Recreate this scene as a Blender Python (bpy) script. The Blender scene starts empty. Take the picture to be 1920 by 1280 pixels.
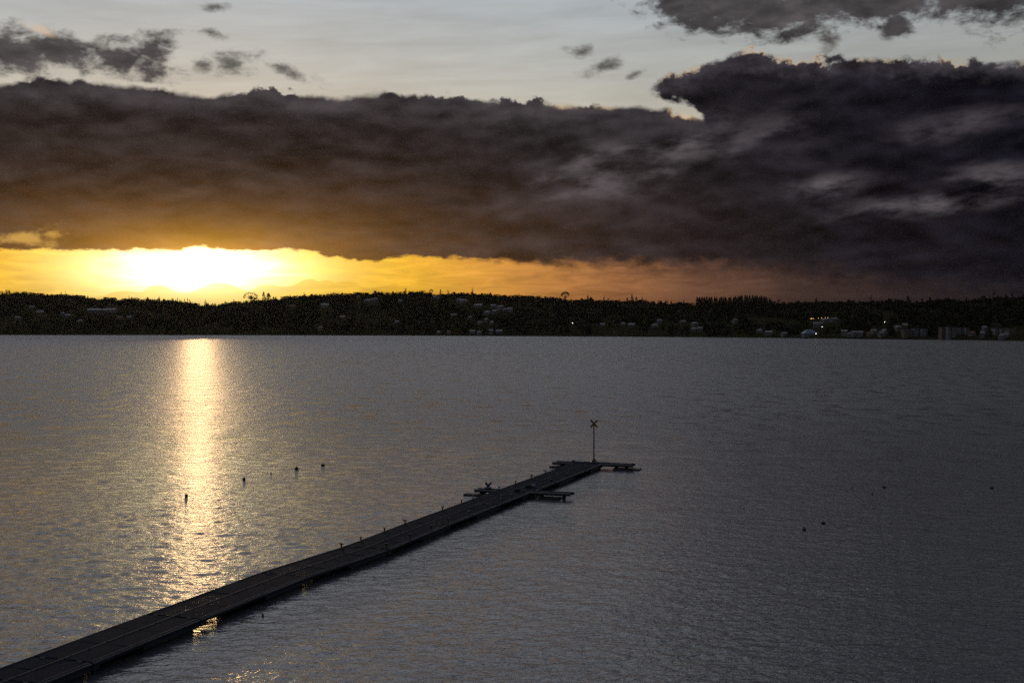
import bpy, bmesh, math, random
import numpy as np
from mathutils import Vector, Matrix

R = math.radians
SC = bpy.context.scene
COL = SC.collection

# ------------------------------------------------------------------ camera
F = 2350.0            # focal length in pixels of a 1920 px wide picture
HY = 610.0            # row of the true horizon in that picture
CAMZ = 14.1
PITCH = math.atan((640 - HY) / F)
cam = bpy.data.cameras.new('camera')
cam.sensor_width = 36.0
cam.lens = 36.0 * F / 1920.0
cam.clip_start = 0.5
cam.clip_end = 60000
cam_o = bpy.data.objects.new('camera', cam)
COL.objects.link(cam_o)
cam_o.location = (0, 0, CAMZ)
cam_o.rotation_euler = (R(90) - PITCH, 0, 0)
SC.camera = cam_o

SC.view_settings.view_transform = 'Standard'
SC.view_settings.look = 'None'
SC.view_settings.exposure = 0.0
SC.view_settings.gamma = 1.0
SC.render.engine = 'CYCLES'
SC.cycles.max_bounces = 5
SC.cycles.diffuse_bounces = 2
SC.cycles.glossy_bounces = 3
SC.cycles.transparent_max_bounces = 6
SC.cycles.volume_bounces = 0
SC.cycles.caustics_reflective = False
SC.cycles.caustics_refractive = False
SC.cycles.use_denoising = False
SC.cycles.denoiser = 'OPENIMAGEDENOISE'
SC.cycles.denoising_input_passes = 'RGB_ALBEDO_NORMAL'
SC.cycles.denoising_prefilter = 'NONE'
SC.cycles.sample_clamp_direct = 4.0
SC.cycles.sample_clamp_indirect = 1.5


def ray(px, py):
    x = (px - 960) / F
    y = (640 - py) / F
    c, s = math.cos(PITCH), math.sin(PITCH)
    return Vector((x, c + y * s, y * c - s))


def at(px, py, Y):
    d = ray(px, py)
    k = Y / d.y
    return Vector((d.x * k, Y, CAMZ + d.z * k))


def on_level(px, py, z):
    d = ray(px, py)
    k = (z - CAMZ) / d.z
    return Vector((d.x * k, d.y * k, z))


def azel(px, py):
    d = ray(px, py).normalized()
    return math.degrees(math.atan2(d.x, d.y)), math.degrees(math.asin(d.z))


def lin(r, g, b):
    def f(c):
        c /= 255.0
        return c / 12.92 if c <= 0.04045 else ((c + 0.055) / 1.055) ** 2.4
    return (f(r), f(g), f(b), 1.0)


SUN_AZ, SUN_EL = azel(372, 476)

# ------------------------------------------------------------------ node helper


class NB:
    """small expression builder over shader nodes"""
    def __init__(self, tree):
        self.t = tree
        self.n = tree.nodes
        self.l = tree.links

    def new(self, kind, **kw):
        nd = self.n.new(kind)
        for k, v in kw.items():
            setattr(nd, k, v)
        return nd

    def put(self, sock, v):
        if isinstance(v, X):
            self.l.new(v.s, sock)
        elif v is not None:
            sock.default_value = v

    def math(self, op, a, b=None, c=None, clamp=False):
        nd = self.new('ShaderNodeMath', operation=op, use_clamp=clamp)
        self.put(nd.inputs[0], a)
        if b is not None:
            self.put(nd.inputs[1], b)
        if c is not None:
            self.put(nd.inputs[2], c)
        return X(self, nd.outputs[0])

    def smooth(self, a, b, x):
        nd = self.new('ShaderNodeMapRange', interpolation_type='SMOOTHSTEP')
        self.put(nd.inputs['Value'], x)
        self.put(nd.inputs['From Min'], a)
        self.put(nd.inputs['From Max'], b)
        return X(self, nd.outputs[0])

    def vec(self, x, y, z):
        nd = self.new('ShaderNodeCombineXYZ')
        for i, v in enumerate((x, y, z)):
            self.put(nd.inputs[i], v)
        return X(self, nd.outputs[0])

    def noise(self, v, scale=1.0, detail=4.0, rough=0.5, dist=0.0, lac=2.0):
        nd = self.new('ShaderNodeTexNoise')
        self.put(nd.inputs['Vector'], v)
        nd.inputs['Scale'].default_value = scale
        nd.inputs['Detail'].default_value = detail
        nd.inputs['Roughness'].default_value = rough
        nd.inputs['Distortion'].default_value = dist
        nd.inputs['Lacunarity'].default_value = lac
        return X(self, nd.outputs[0])

    def curve(self, x, pts, lo, hi, vlo, vhi):
        """piecewise curve through pts given in real units"""
        t = (x - lo) / (hi - lo)
        nd = self.new('ShaderNodeFloatCurve')
        self.put(nd.inputs['Value'], self.math('ADD', t, 0.0, clamp=True))
        c = nd.mapping.curves[0]
        P = sorted(((p - lo) / (hi - lo), (v - vlo) / (vhi - vlo)) for p, v in pts)
        P = [(min(max(a, 0), 1), min(max(b, 0), 1)) for a, b in P]
        while len(c.points) < len(P):
            c.points.new(0.5, 0.5)
        for q, (a, b) in zip(c.points, P):
            q.location = (a, b)
            q.handle_type = 'AUTO_CLAMPED'
        nd.mapping.update()
        return X(self, nd.outputs[0]) * (vhi - vlo) + vlo

    def ramp(self, x, stops, lo=0.0, hi=1.0):
        t = (x - lo) / (hi - lo) if (lo, hi) != (0.0, 1.0) else x
        nd = self.new('ShaderNodeValToRGB')
        self.put(nd.inputs[0], t)
        e = nd.color_ramp.elements
        S = sorted((min(max((p - lo) / (hi - lo), 0), 1), c) for p, c in stops)
        while len(e) < len(S):
            e.new(0.5)
        for q, (p, c) in zip(e, S):
            q.position = p
            q.color = c
        return X(self, nd.outputs[0])

    def mix(self, f, a, b, blend='MIX', clamp=True):
        nd = self.new('ShaderNodeMix', data_type='RGBA', blend_type=blend)
        nd.clamp_factor = clamp
        self.put(nd.inputs[0], f)
        self.put(nd.inputs[6], a)
        self.put(nd.inputs[7], b)
        return X(self, nd.outputs[2])

    def scale(self, col, f):
        nd = self.new('ShaderNodeVectorMath', operation='SCALE')
        self.put(nd.inputs[0], col if isinstance(col, X) else col[:3])
        self.put(nd.inputs['Scale'], f)
        return X(self, nd.outputs[0])

    def addc(self, a, b):
        nd = self.new('ShaderNodeVectorMath', operation='ADD')
        self.put(nd.inputs[0], a if isinstance(a, X) else a[:3])
        self.put(nd.inputs[1], b if isinstance(b, X) else b[:3])
        return X(self, nd.outputs[0])


class X:
    def __init__(self, nb, s):
        self.nb, self.s = nb, s

    def __add__(self, o): return self.nb.math('ADD', self, o)
    __radd__ = __add__
    def __sub__(self, o): return self.nb.math('SUBTRACT', self, o)
    def __rsub__(self, o): return self.nb.math('SUBTRACT', o, self)
    def __mul__(self, o): return self.nb.math('MULTIPLY', self, o)
    __rmul__ = __mul__
    def __truediv__(self, o): return self.nb.math('DIVIDE', self, o)
    def __neg__(self): return self.nb.math('MULTIPLY', self, -1.0)
    def max(self, o): return self.nb.math('MAXIMUM', self, o)
    def min(self, o): return self.nb.math('MINIMUM', self, o)
    def abs(self): return self.nb.math('ABSOLUTE', self)
    def exp(self): return self.nb.math('EXPONENT', self)
    def sqrt(self): return self.nb.math('SQRT', self)
    def clamp(self): return self.nb.math('ADD', self, 0.0, clamp=True)


# ------------------------------------------------------------------ world: evening sky with cloud banks
world = bpy.data.worlds.new('World')
SC.world = world
world.use_nodes = True
wt = world.node_tree
wt.nodes.clear()
W = NB(wt)
tc = W.new('ShaderNodeTexCoord')
sep = W.new('ShaderNodeSeparateXYZ')
wt.links.new(tc.outputs['Generated'], sep.inputs[0])
dx, dy, dz = (X(W, sep.outputs[i]) for i in range(3))
az = W.math('ARCTAN2', dx, dy) * (180 / math.pi)
el = W.math('ARCSINE', dz) * (180 / math.pi)
# billowing offsets shared by the cloud edges (degrees)
P2 = W.vec(az * 0.55, el * 0.9, 3.1)
n_big = W.noise(P2, 0.55, 3, 0.5) - 0.5
n_mid = W.noise(P2, 2.2, 8, 0.62) - 0.5
bil = W.noise(W.vec(az, el * 1.1, 9.7), 1.2, 6, 0.58, 0.0)
bil = (bil * 2.0 - 1.0).abs() * -1.0 + 0.25
n_rag = W.noise(W.vec(az * 0.75, el * 1.35, 2.2), 1.25, 8, 0.62, 0.2) - 0.5
wisp = W.noise(W.vec(az * 0.45, el * 1.6, 5.5), 1.6, 6, 0.6, 0.3) - 0.5


def PT(pts):
    return [azel(a, b) for a, b in pts]


# clear sky behind: physical sky thinned by a high milky veil
nis = W.new('ShaderNodeTexSky', sky_type='NISHITA')
nis.sun_disc = False
nis.sun_elevation = R(SUN_EL)
nis.sun_rotation = R(SUN_AZ)
nis.altitude = 60
nis.dust_density = 2.0
nis_c = W.scale(X(W, nis.outputs[0]), 0.05)
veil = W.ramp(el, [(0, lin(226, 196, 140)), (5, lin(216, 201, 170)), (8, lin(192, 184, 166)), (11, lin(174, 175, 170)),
                   (14.5, lin(166, 175, 181)), (20, lin(219, 222, 234)), (45, lin(225, 228, 243)), (90, lin(112, 121, 132))], 0, 90)  # upper stops, above the frame, brightened so the water reflects lighter
cir = W.noise(W.vec(az * 0.10 + el * 0.05, el * 0.75 - az * 0.035, 1.7), 1.6, 6, 0.55, 0.4)
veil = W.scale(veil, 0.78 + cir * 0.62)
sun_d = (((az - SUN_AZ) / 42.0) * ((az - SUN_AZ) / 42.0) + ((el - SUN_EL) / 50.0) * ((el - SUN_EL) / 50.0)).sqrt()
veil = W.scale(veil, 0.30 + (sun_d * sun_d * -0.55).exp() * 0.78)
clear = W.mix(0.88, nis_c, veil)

# glowing gap under the bank
GAPX = [(-900, (92, 66, 52)), (-420, (190, 132, 62)), (0, (238, 184, 62)), (150, (248, 205, 96)), (372, (252, 214, 110)),
        (600, (246, 198, 72)), (760, (238, 180, 54)), (880, (214, 152, 60)), (1000, (186, 126, 62)), (1150, (148, 98, 60)),
        (1300, (108, 74, 55)), (1480, (66, 48, 42)), (1700, (45, 35, 35)), (1920, (36, 29, 32)), (2500, (40, 34, 38))]
gap = W.ramp(az, [(azel(p, 560)[0], lin(*c)) for p, c in GAPX], -48, 48)
gap_n = W.noise(W.vec(az * 0.32, el * 1.9, 4.4), 1.3, 7, 0.6, 0.6)
gap = W.scale(gap, 0.42 + gap_n * 1.36)
range_top = W.curve(az, PT([(-300, 556), (0, 560), (150, 560), (185, 556), (242, 545), (260, 547), (292, 535), (345, 549), (375, 541), (412, 531), (447, 540), (470, 545),
                            (480, 538), (510, 534), (532, 537), (557, 531), (583, 523), (600, 528), (613, 525), (630, 530), (643, 527), (663, 528), (690, 540), (730, 533),
                            (763, 528), (797, 532), (850, 538), (920, 536), (1000, 545), (1200, 555)]), -30, 8, 0, 4)
lift = W.smooth(0.3, 2.6, el)
gap = W.scale(gap, 0.80 + lift * 0.24)
ca, ce = azel(372, 505)
core_r = ((az - ca) / 3.1) * ((az - ca) / 3.1) + ((el - ce) / 0.86) * ((el - ce) / 0.86)
core = ((core_r + (gap_n - 0.5) * 2.6) * -0.75).exp()
far_rng = W.smooth(0.03, -0.03, el - range_top)
core = core * (1.0 - far_rng * 0.55)
gap = W.scale(gap, 1.0 - far_rng * 0.10)
gap = W.addc(gap, W.scale(W.mix(0.0, (1.0, 0.86, 0.52, 1), (1, 1, 1, 1)), core * 3.2))

# --- cloud banks
bank_top = W.curve(az, PT([(-500, 140), (-250, 165), (0, 155), (100, 150), (200, 160), (250, 165), (330, 173), (380, 182), (440, 173), (500, 171),
                           (560, 178), (620, 181), (720, 177), (800, 182), (900, 188), (960, 191), (1060, 196), (1150, 198), (1250, 206),
                           (1290, 215), (1340, 225), (1420, 215), (1600, 205), (1760, 205), (1920, 205), (2200, 200), (2600, 200)]), -36, 36, 0, 16)
bank_bot = W.curve(az, PT([(-500, 480), (0, 470), (200, 471), (300, 469), (345, 467), (372, 462), (400, 468), (450, 471), (560, 471), (640, 486), (700, 489), (760, 482),
                           (850, 485), (950, 493), (1050, 500), (1200, 508), (1400, 515), (1600, 530), (1800, 545), (2100, 560), (2600, 560)]), -36, 36, 0, 8)
puff = W.smooth(0.42, 0.60, W.noise(W.vec(az * 0.33, 0.0, 3.3), 1.0, 2, 0.5)) * 0.85 + 0.25
e_top = bank_top + (bil * 0.75 + n_mid * 0.8) * puff + n_big * 0.55 + 0.05 - el
m_top = W.smooth(-0.02, 0.30 - puff * 0.12, e_top)
soft_r = W.smooth(azel(840, 500)[0], azel(1250, 500)[0], az)
e_bot = el - bank_bot + n_mid * (0.55 + soft_r * 1.1) + wisp * (0.45 + soft_r * 0.5)
m_bot = W.smooth(-0.04 - soft_r * 0.55, 0.13 + soft_r * 0.75, e_bot)
M_bank = m_top * m_bot
# upper right bank
r_top = W.curve(az, PT([(1195, 200), (1215, 163), (1240, 149), (1290, 133), (1330, 117), (1370, 102), (1400, 96), (1450, 107), (1500, 111), (1600, 109),
                        (1700, 113), (1780, 109), (1860, 116), (1920, 116), (2200, 100), (2600, 110)]), -2, 40, 4, 15)
r_bot = W.curve(az, PT([(1195, 170), (1240, 187), (1300, 203), (1325, 240), (1370, 300), (1920, 310), (2600, 310)]), -2, 40, 2, 15)
e_rt = r_top + (bil * 0.9 + n_mid * 0.9) * (puff * 0.6 + 0.4) + n_big * 0.5 - el
e_rb = el - r_bot + n_mid * 1.2 + bil * 0.2
rb_soft = W.smooth(azel(1310, 200)[0], azel(1420, 200)[0], az)
M_right = W.smooth(-0.04, 0.30, e_rt) * W.smooth(-0.05 - rb_soft * 1.4, 0.28 + rb_soft * 1.6, e_rb) * W.smooth(azel(1205, 160)[0], azel(1240, 160)[0], az + n_mid * 0.6)


def blob(items, soft, k_big, k_fine, seed):
    """ragged detached clouds: ellipses (px, py, half width, half height, tilt) broken up by noise"""
    out = None
    nz = n_rag
    for px, py, rx, ry, tilt in items:
        a0, e0 = azel(px, py)
        ra, re = rx / 41.0, ry / 41.0
        c, s = math.cos(R(tilt)), math.sin(R(tilt))
        u = ((az - a0) * c + (el - e0) * s) / ra
        v = ((el - e0) * c - (az - a0) * s) / re
        d = 1.0 - (u * u + v * v).sqrt()
        out = d if out is None else out.max(d)
    out = out + nz * k_big + n_mid * k_fine
    return W.smooth(0.0, soft, out), out


M_left, d_left = blob([(20, 95, 120, 55, -6), (110, 92, 130, 40, -12), (235, 112, 95, 44, -10), (290, 90, 55, 40, 20), (-120, 80, 150, 70, 0)], 0.70, 1.6, 0.9, 2.2)
M_small, _ = blob([(445, 118, 62, 30, 5), (545, 135, 70, 17, -14), (385, 122, 28, 16, 0), (395, 62, 38, 14, -10), (395, 14, 36, 12, 0),
                   (1130, 126, 48, 20, 14), (1083, 95, 36, 15, 0), (1555, 78, 30, 28, 0), (1190, 140, 30, 9, 20)], 1.15, 2.6, 1.0, 6.1)
M_upper, d_up = blob([(1330, 15, 150, 58, -8), (1470, 20, 170, 62, 0), (1650, 0, 220, 55, 0), (1860, -5, 200, 44, 0), (1680, 48, 40, 34, 0), (1560, -60, 420, 90, 0),
                      (2100, -20, 260, 90, 0)], 0.55, 1.7, 0.9, 11.3)
# broken cover overhead and round about, in plan
pz = dz.max(0.0) + 0.10
plan = W.vec(dx / pz, dy / pz, 0.7)
n_pl = W.noise(plan, 0.85, 7, 0.58, 0.4)
out_f = W.smooth(13.6, 16.5, el).max(W.smooth(23.0, 27.0, az.abs()))
right_f = W.smooth(-6.0, 22.0, az) * W.smooth(170.0, 120.0, az)
M_over = W.smooth(0.66, 0.80, n_pl + right_f * 0.22) * out_f * W.smooth(-1.0, 1.0, el)
M_low = W.smooth(9.0, 3.0, el + n_big * 6.0) * W.smooth(25.0, 34.0, az.abs())

# cloud colours
dark = W.ramp(az, [(azel(p, 300)[0], lin(*c)) for p, c in
                   [(-600, (58, 50, 50)), (0, (57, 51, 50)), (700, (56, 50, 50)), (1000, (56, 52, 54)), (1300, (46, 42, 47)), (1600, (35, 32, 40)), (1920, (28, 26, 36)), (2600, (44, 42, 48))]], -40, 40)
tone = W.noise(W.vec(az * 0.16, el * 0.42, 12.1), 1.6, 7, 0.55, 0.5)
tone2 = W.noise(W.vec(az * 0.5, el * 0.95, 2.9), 1.3, 7, 0.6, 0.3)
soft_a = W.noise(W.vec(az * 0.30, el * 0.75, 2.9), 1.2, 4, 0.50, 0.2)
soft_b = W.noise(W.vec(az * 0.30 + 0.05, el * 0.75 + 0.30, 2.9), 1.2, 3, 0.45, 0.2)
relief = (soft_a - soft_b) * 2.6 + 1.0
dark = W.scale(dark, (tone * 1.25 + tone2 * 0.7 - 0.43).max(0.14) * relief.max(0.35))
# thinner crown of each bank lets more light through
crown = W.smooth(1.5, 0.1, e_top + n_mid * 0.6) * W.smooth(azel(1380, 200)[0], azel(1270, 200)[0], az)
crown_r = W.smooth(1.1, 0.1, e_rt + n_mid * 0.6)
dark_b = W.mix(crown * 0.42, dark, W.scale(lin(88, 81, 86), relief * 0.9))
dark_r = W.mix(crown_r * 0.5, W.scale(dark, 1.15), W.scale(lin(82, 77, 84), relief * 0.9))
# pale rents in the right-hand part of the bank
rent_w = blob([(1130, 300, 190, 50, 8), (1260, 280, 170, 44, 6), (1430, 255, 150, 60, 10), (1550, 350, 110, 36, 8), (1120, 345, 110, 50, 0), (1230, 335, 90, 40, 25),
               (1790, 235, 190, 40, 8), (1720, 385, 260, 34, 4), (1350, 235, 60, 60, 60), (1040, 350, 70, 50, 0), (1860, 330, 120, 40, 0)], 1.0, 0.25, 0.0, 15.2)[0]
rent_c = rent_w * W.smooth(0.38, 0.70, W.noise(W.vec(az * 0.42, el * 1.1 - az * 0.12, 15.2), 1.0, 8, 0.60, 0.1))
dark_b = W.mix(rent_c * 0.85, dark_b, W.scale(lin(100, 93, 97), 0.5 + tone2))
dark_r = W.mix(rent_c * 0.6, dark_r, lin(92, 84, 88))
# sunlight soaking through the lower part of the bank near the sun
gd = (((az - SUN_AZ) / 8.0) * ((az - SUN_AZ) / 8.0) + ((el - 2.9) / 1.9) * ((el - 2.9) / 1.9)).sqrt()
glow = (gd * -1.35).exp()
gd2 = (((az - SUN_AZ) / 3.8) * ((az - SUN_AZ) / 3.8) + ((el - 3.2) / 0.95) * ((el - 3.2) / 0.95)).sqrt()
glow2 = (gd2 * -1.2).exp()
gtone = 0.55 + tone * 0.6 + wisp * 0.9
low_r = W.smooth(3.4, 1.2, el) * (W.smooth(azel(700, 500)[0], azel(1150, 500)[0], az)) * W.smooth(azel(1800, 500)[0], azel(1100, 500)[0], az)
warm = W.addc(W.scale(lin(186, 120, 58), glow * gtone * 0.95), W.scale(lin(235, 176, 40), glow2 * 0.75))
warm = W.addc(warm, W.scale(lin(120, 78, 48), low_r * 0.20))
dark_b = W.addc(dark_b, warm)
# bright break low on the left
brk = blob([(40, 448, 80, 14, 2), (100, 440, 34, 20, 30)], 0.9, 2.6, 0.9, 21.0)[0]
dark_b = W.mix(brk * 0.65, dark_b, lin(232, 180, 88))
# gilded rims where the edge is thin
gild_n = W.smooth(0.43, 0.58, W.noise(W.vec(az * 0.55, el * 0.1, 7.7), 1.0, 3, 0.6))
rim_b = W.smooth(0.0, 0.05, e_top) * W.smooth(0.34, 0.06, e_top) * W.smooth(azel(1010, 190)[0], azel(1070, 190)[0], az) * W.smooth(azel(1320, 190)[0], azel(1290, 190)[0], az) * gild_n
rim_r = W.smooth(0.0, 0.06, e_rt) * W.smooth(0.32, 0.07, e_rt) * gild_n
dark_b = W.mix(rim_b * 0.8, dark_b, lin(242, 205, 150))
dark_r = W.mix(rim_r * 0.6, dark_r, lin(240, 200, 148))
left_c = W.scale(lin(72, 66, 67), (tone2 * 1.6 + 0.1) * relief.max(0.4))
lrim = blob([(70, 52, 40, 13, -20)], 0.7, 0.9, 0.5, 31.0)[0]
left_c = W.mix(lrim * 0.8, left_c, lin(238, 196, 146))
small_c = W.scale(lin(84, 80, 76), 0.45 + tone2 * 0.9)
up_c = W.scale(lin(70, 66, 68), (tone2 * 1.8) * relief.max(0.4))
over_c = W.scale(W.mix(right_f, lin(150, 147, 146), lin(80, 79, 86)), 0.6 + n_pl * 0.7)

low_gap = W.smooth(4.6, 3.2, el)
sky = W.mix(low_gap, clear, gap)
sky = W.mix(M_over, sky, over_c)
sky = W.mix(M_small * 0.9, sky, small_c)
sky = W.mix(M_left * 0.95, sky, left_c)
sky = W.mix(M_upper * 0.97, sky, up_c)
sky = W.mix(M_bank, sky, dark_b)
sky = W.mix(M_right, sky, dark_r)
sky = W.mix(M_low, sky, W.scale(dark, 1.2))
sky = W.mix(W.smooth(0.2, -1.0, el), sky, (0.02, 0.02, 0.02, 1))
bg = W.new('ShaderNodeBackground')
W.put(bg.inputs[0], sky)
bg.inputs[1].default_value = 1.0
wo = W.new('ShaderNodeOutputWorld')
wt.links.new(bg.outputs[0], wo.inputs[0])
world.cycles.sampling_method = 'MANUAL'
world.cycles.sample_map_resolution = 1024

# ------------------------------------------------------------------ sun
sun = bpy.data.lights.new('sun', 'SUN')
sun.energy = 0.25
sun.color = (1.0, 0.62, 0.29)
sun.angle = R(0.53)
sun_o = bpy.data.objects.new('sun', sun)
COL.objects.link(sun_o)
sd = Vector((math.sin(R(SUN_AZ)) * math.cos(R(SUN_EL)), math.cos(R(SUN_AZ)) * math.cos(R(SUN_EL)), math.sin(R(SUN_EL))))
sun_o.rotation_euler = sd.to_track_quat('Z', 'Y').to_euler()
sun_o.location = sd * 400

# ------------------------------------------------------------------ materials
def mat(name):
    m = bpy.data.materials.new(name)
    m.use_nodes = True
    nt = m.node_tree
    nt.nodes.clear()
    b = NB(nt)
    out = b.new('ShaderNodeOutputMaterial')
    p = b.new('ShaderNodeBsdfPrincipled')
    nt.links.new(p.outputs[0], out.inputs[0])
    return m, b, p, out


def coords(b, kind='Object'):
    return X(b, b.new('ShaderNodeTexCoord').outputs[kind])


def simple(name, col, rough=0.6, metal=0.0, vary=0.35, scale=3.0, bump=0.0, spec=0.5):
    m, b, p, out = mat(name)
    co = coords(b)
    n = b.noise(co, scale, 6, 0.6)
    c = b.mix(n, tuple(v * (1 - vary) for v in col[:3]) + (1,), tuple(min(1, v * (1 + vary)) for v in col[:3]) + (1,))
    b.put(p.inputs['Base Color'], c)
    b.put(p.inputs['Roughness'], (n - 0.5) * 0.25 + rough)
    p.inputs['Metallic'].default_value = metal
    p.inputs['Specular IOR Level'].default_value = spec
    if bump:
        bp = b.new('ShaderNodeBump')
        bp.inputs['Strength'].default_value = 1.0
        bp.inputs['Distance'].default_value = bump
        b.put(bp.inputs['Height'], b.noise(co, scale * 6, 4, 0.6))
        b.l.new(bp.outputs[0], p.inputs['Normal'])
    return m


def link_mesh(name, verts, faces, m=None, parent=None, smooth=False):
    me = bpy.data.meshes.new(name)
    if isinstance(verts, np.ndarray):
        verts = verts.astype(np.float32)
        faces = np.asarray(faces, np.int32)
        k = faces.shape[1]
        me.vertices.add(len(verts))
        me.vertices.foreach_set('co', verts.ravel())
        me.loops.add(faces.size)
        me.loops.foreach_set('vertex_index', faces.ravel())
        me.polygons.add(len(faces))
        me.polygons.foreach_set('loop_start', np.arange(0, faces.size, k, dtype=np.int32))
        me.update(calc_edges=True)
        me.validate()
    else:
        me.from_pydata([tuple(v) for v in verts], [], faces)
    if smooth:
        me.polygons.foreach_set('use_smooth', [True] * len(me.polygons))
    o = bpy.data.objects.new(name, me)
    COL.objects.link(o)
    if m:
        me.materials.append(m)
    if parent:
        o.parent = parent
    return o


def tag(o, label=None, cat=None, group=None, kind=None):
    if label:
        o['label'] = label
    if cat:
        o['category'] = cat
    if group:
        o['group'] = group
    if kind:
        o['kind'] = kind
    return o


def empty(name, loc=(0, 0, 0), rz=0.0):
    o = bpy.data.objects.new(name, None)
    o.empty_display_size = 0.3
    COL.objects.link(o)
    o.location = loc
    o.rotation_euler = (0, 0, rz)
    return o


def copy_tree(o, parent=None):
    c = o.copy()
    COL.objects.link(c)
    c.parent = parent
    for ch in o.children:
        copy_tree(ch, c)
    return c


class BM:
    """collects shapes into one mesh object"""
    def __init__(self):
        self.b = bmesh.new()

    def box(self, c, s, rz=0.0, bevel=0.0, M=None):
        mt = Matrix.Translation(c) @ Matrix.Rotation(rz, 4, 'Z') @ Matrix.Diagonal((s[0], s[1], s[2], 1))
        if M:
            mt = M @ mt
        g = bmesh.ops.create_cube(self.b, size=1.0, matrix=mt)
        if bevel:
            es = list({e for v in g['verts'] for e in v.link_edges})
            bmesh.ops.bevel(self.b, geom=es, offset=bevel, segments=1, affect='EDGES')
        return self

    def tube(self, a, c, r0, r1=None, seg=10, caps=True):
        a, c = Vector(a), Vector(c)
        r1 = r0 if r1 is None else r1
        d = c - a
        q = d.to_track_quat('Z', 'Y').to_matrix().to_4x4()
        bmesh.ops.create_cone(self.b, cap_ends=caps, segments=seg, radius1=r0, radius2=r1, depth=d.length,
                              matrix=Matrix.Translation((a + c) / 2) @ q)
        return self

    def ball(self, c, r, sz=1.0, seg=14, rings=9):
        bmesh.ops.create_uvsphere(self.b, u_segments=seg, v_segments=rings, radius=r,
                                  matrix=Matrix.Translation(c) @ Matrix.Diagonal((1, 1, sz, 1)))
        return self

    def lathe(self, c, prof, seg=16):
        rings = []
        for r, z in prof:
            rings.append([self.b.verts.new((c[0] + r * math.cos(2 * math.pi * i / seg), c[1] + r * math.sin(2 * math.pi * i / seg), c[2] + z)) for i in range(seg)])
        for A, B in zip(rings, rings[1:]):
            for i in range(seg):
                self.b.faces.new((A[i], A[(i + 1) % seg], B[(i + 1) % seg], B[i]))
        self.b.faces.new(rings[0][::-1])
        self.b.faces.new(rings[-1])
        return self

    def poly(self, vs, fs):
        V = [self.b.verts.new(v) for v in vs]
        for f in fs:
            self.b.faces.new([V[i] for i in f])
        return self

    def build(self, name, m, parent=None, smooth=False, loc=None):
        me = bpy.data.meshes.new(name)
        self.b.normal_update()
        self.b.to_mesh(me)
        self.b.free()
        if smooth:
            me.polygons.foreach_set('use_smooth', [True] * len(me.polygons))
        me.materials.append(m)
        o = bpy.data.objects.new(name, me)
        COL.objects.link(o)
        o.parent = parent
        if loc:
            o.location = loc
        return o


# ------------------------------------------------------------------ lake
def water_material():
    m, b, p, out = mat('lake_water')
    co = coords(b)
    sp = b.new('ShaderNodeSeparateXYZ')
    b.put(sp.inputs[0], co)
    x, y, z = (X(b, sp.outputs[i]) for i in range(3))
    p.inputs['Base Color'].default_value = (0.050, 0.055, 0.068, 1)
    p.inputs['IOR'].default_value = 1.333
    paw = b.noise(b.vec(x * 0.24, y * 0.13, 6.0), 1.0, 6, 0.68)
    pk = (b.smooth(0.38, 0.62, paw) - 0.5) * b.smooth(90.0, 240.0, y)
    gust = b.noise(b.vec(x * 0.010, y * 0.0035, 0.3), 1.0, 4, 0.55)
    p.inputs['Roughness'].default_value = 0.085
    p2 = b.new('ShaderNodeBsdfPrincipled')
    p2.inputs['Base Color'].default_value = (0.050, 0.055, 0.068, 1)
    p2.inputs['IOR'].default_value = 1.333
    p2.inputs['Roughness'].default_value = 0.40
    mx = b.new('ShaderNodeMixShader')
    b.put(mx.inputs[0], (b.smooth(40.0, 320.0, y) * 0.70 + 0.06 + (paw - 0.5) * 0.8 + pk * 0.75 + (gust - 0.5) * 0.9).clamp())
    b.l.new(p.outputs[0], mx.inputs[1])
    b.l.new(p2.outputs[0], mx.inputs[2])
    b.l.new(mx.outputs[0], out.inputs[0])
    # crests run across the wind, slightly askew; ripples ride on them
    a = R(10)
    u = x * math.cos(a) + y * math.sin(a)
    v = y * math.cos(a) - x * math.sin(a)
    h0 = b.noise(b.vec(u * 0.10, v * 0.13, 2.0), 1.0, 4, 0.62, 0.3)
    h1 = b.noise(b.vec(u * 0.75, v * 1.25, 0.0), 1.0, 2, 0.5, 0.6)
    h2 = b.noise(b.vec(u * 2.0, v * 2.7, 4.0), 1.0, 2, 0.55, 0.6)
    h3 = b.noise(b.vec(u * 4.0 + v, v * 6.0, 9.0), 1.0, 2, 0.6)
    amp = (0.25 + gust * 1.5) * ((0.6 + paw * 0.8) + pk * 1.3).max(0.08)
    h = h0 * (b.smooth(70.0, 320.0, y) * 0.6 + 0.10) + (h1 * WAVE[0] + h2 * WAVE[1] + h3 * WAVE[2]) * amp
    bp = b.new('ShaderNodeBump')
    bp.inputs['Strength'].default_value = 1.0
    bp.inputs['Distance'].default_value = 1.0
    bp.inputs['Filter Width'].default_value = 0.004
    b.put(bp.inputs['Height'], h)
    b.l.new(bp.outputs[0], p.inputs['Normal'])
    b.l.new(bp.outputs[0], p2.inputs['Normal'])
    return m


WAVE = (0.035, 0.065, 0.030)
M_WATER = water_material()


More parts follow.
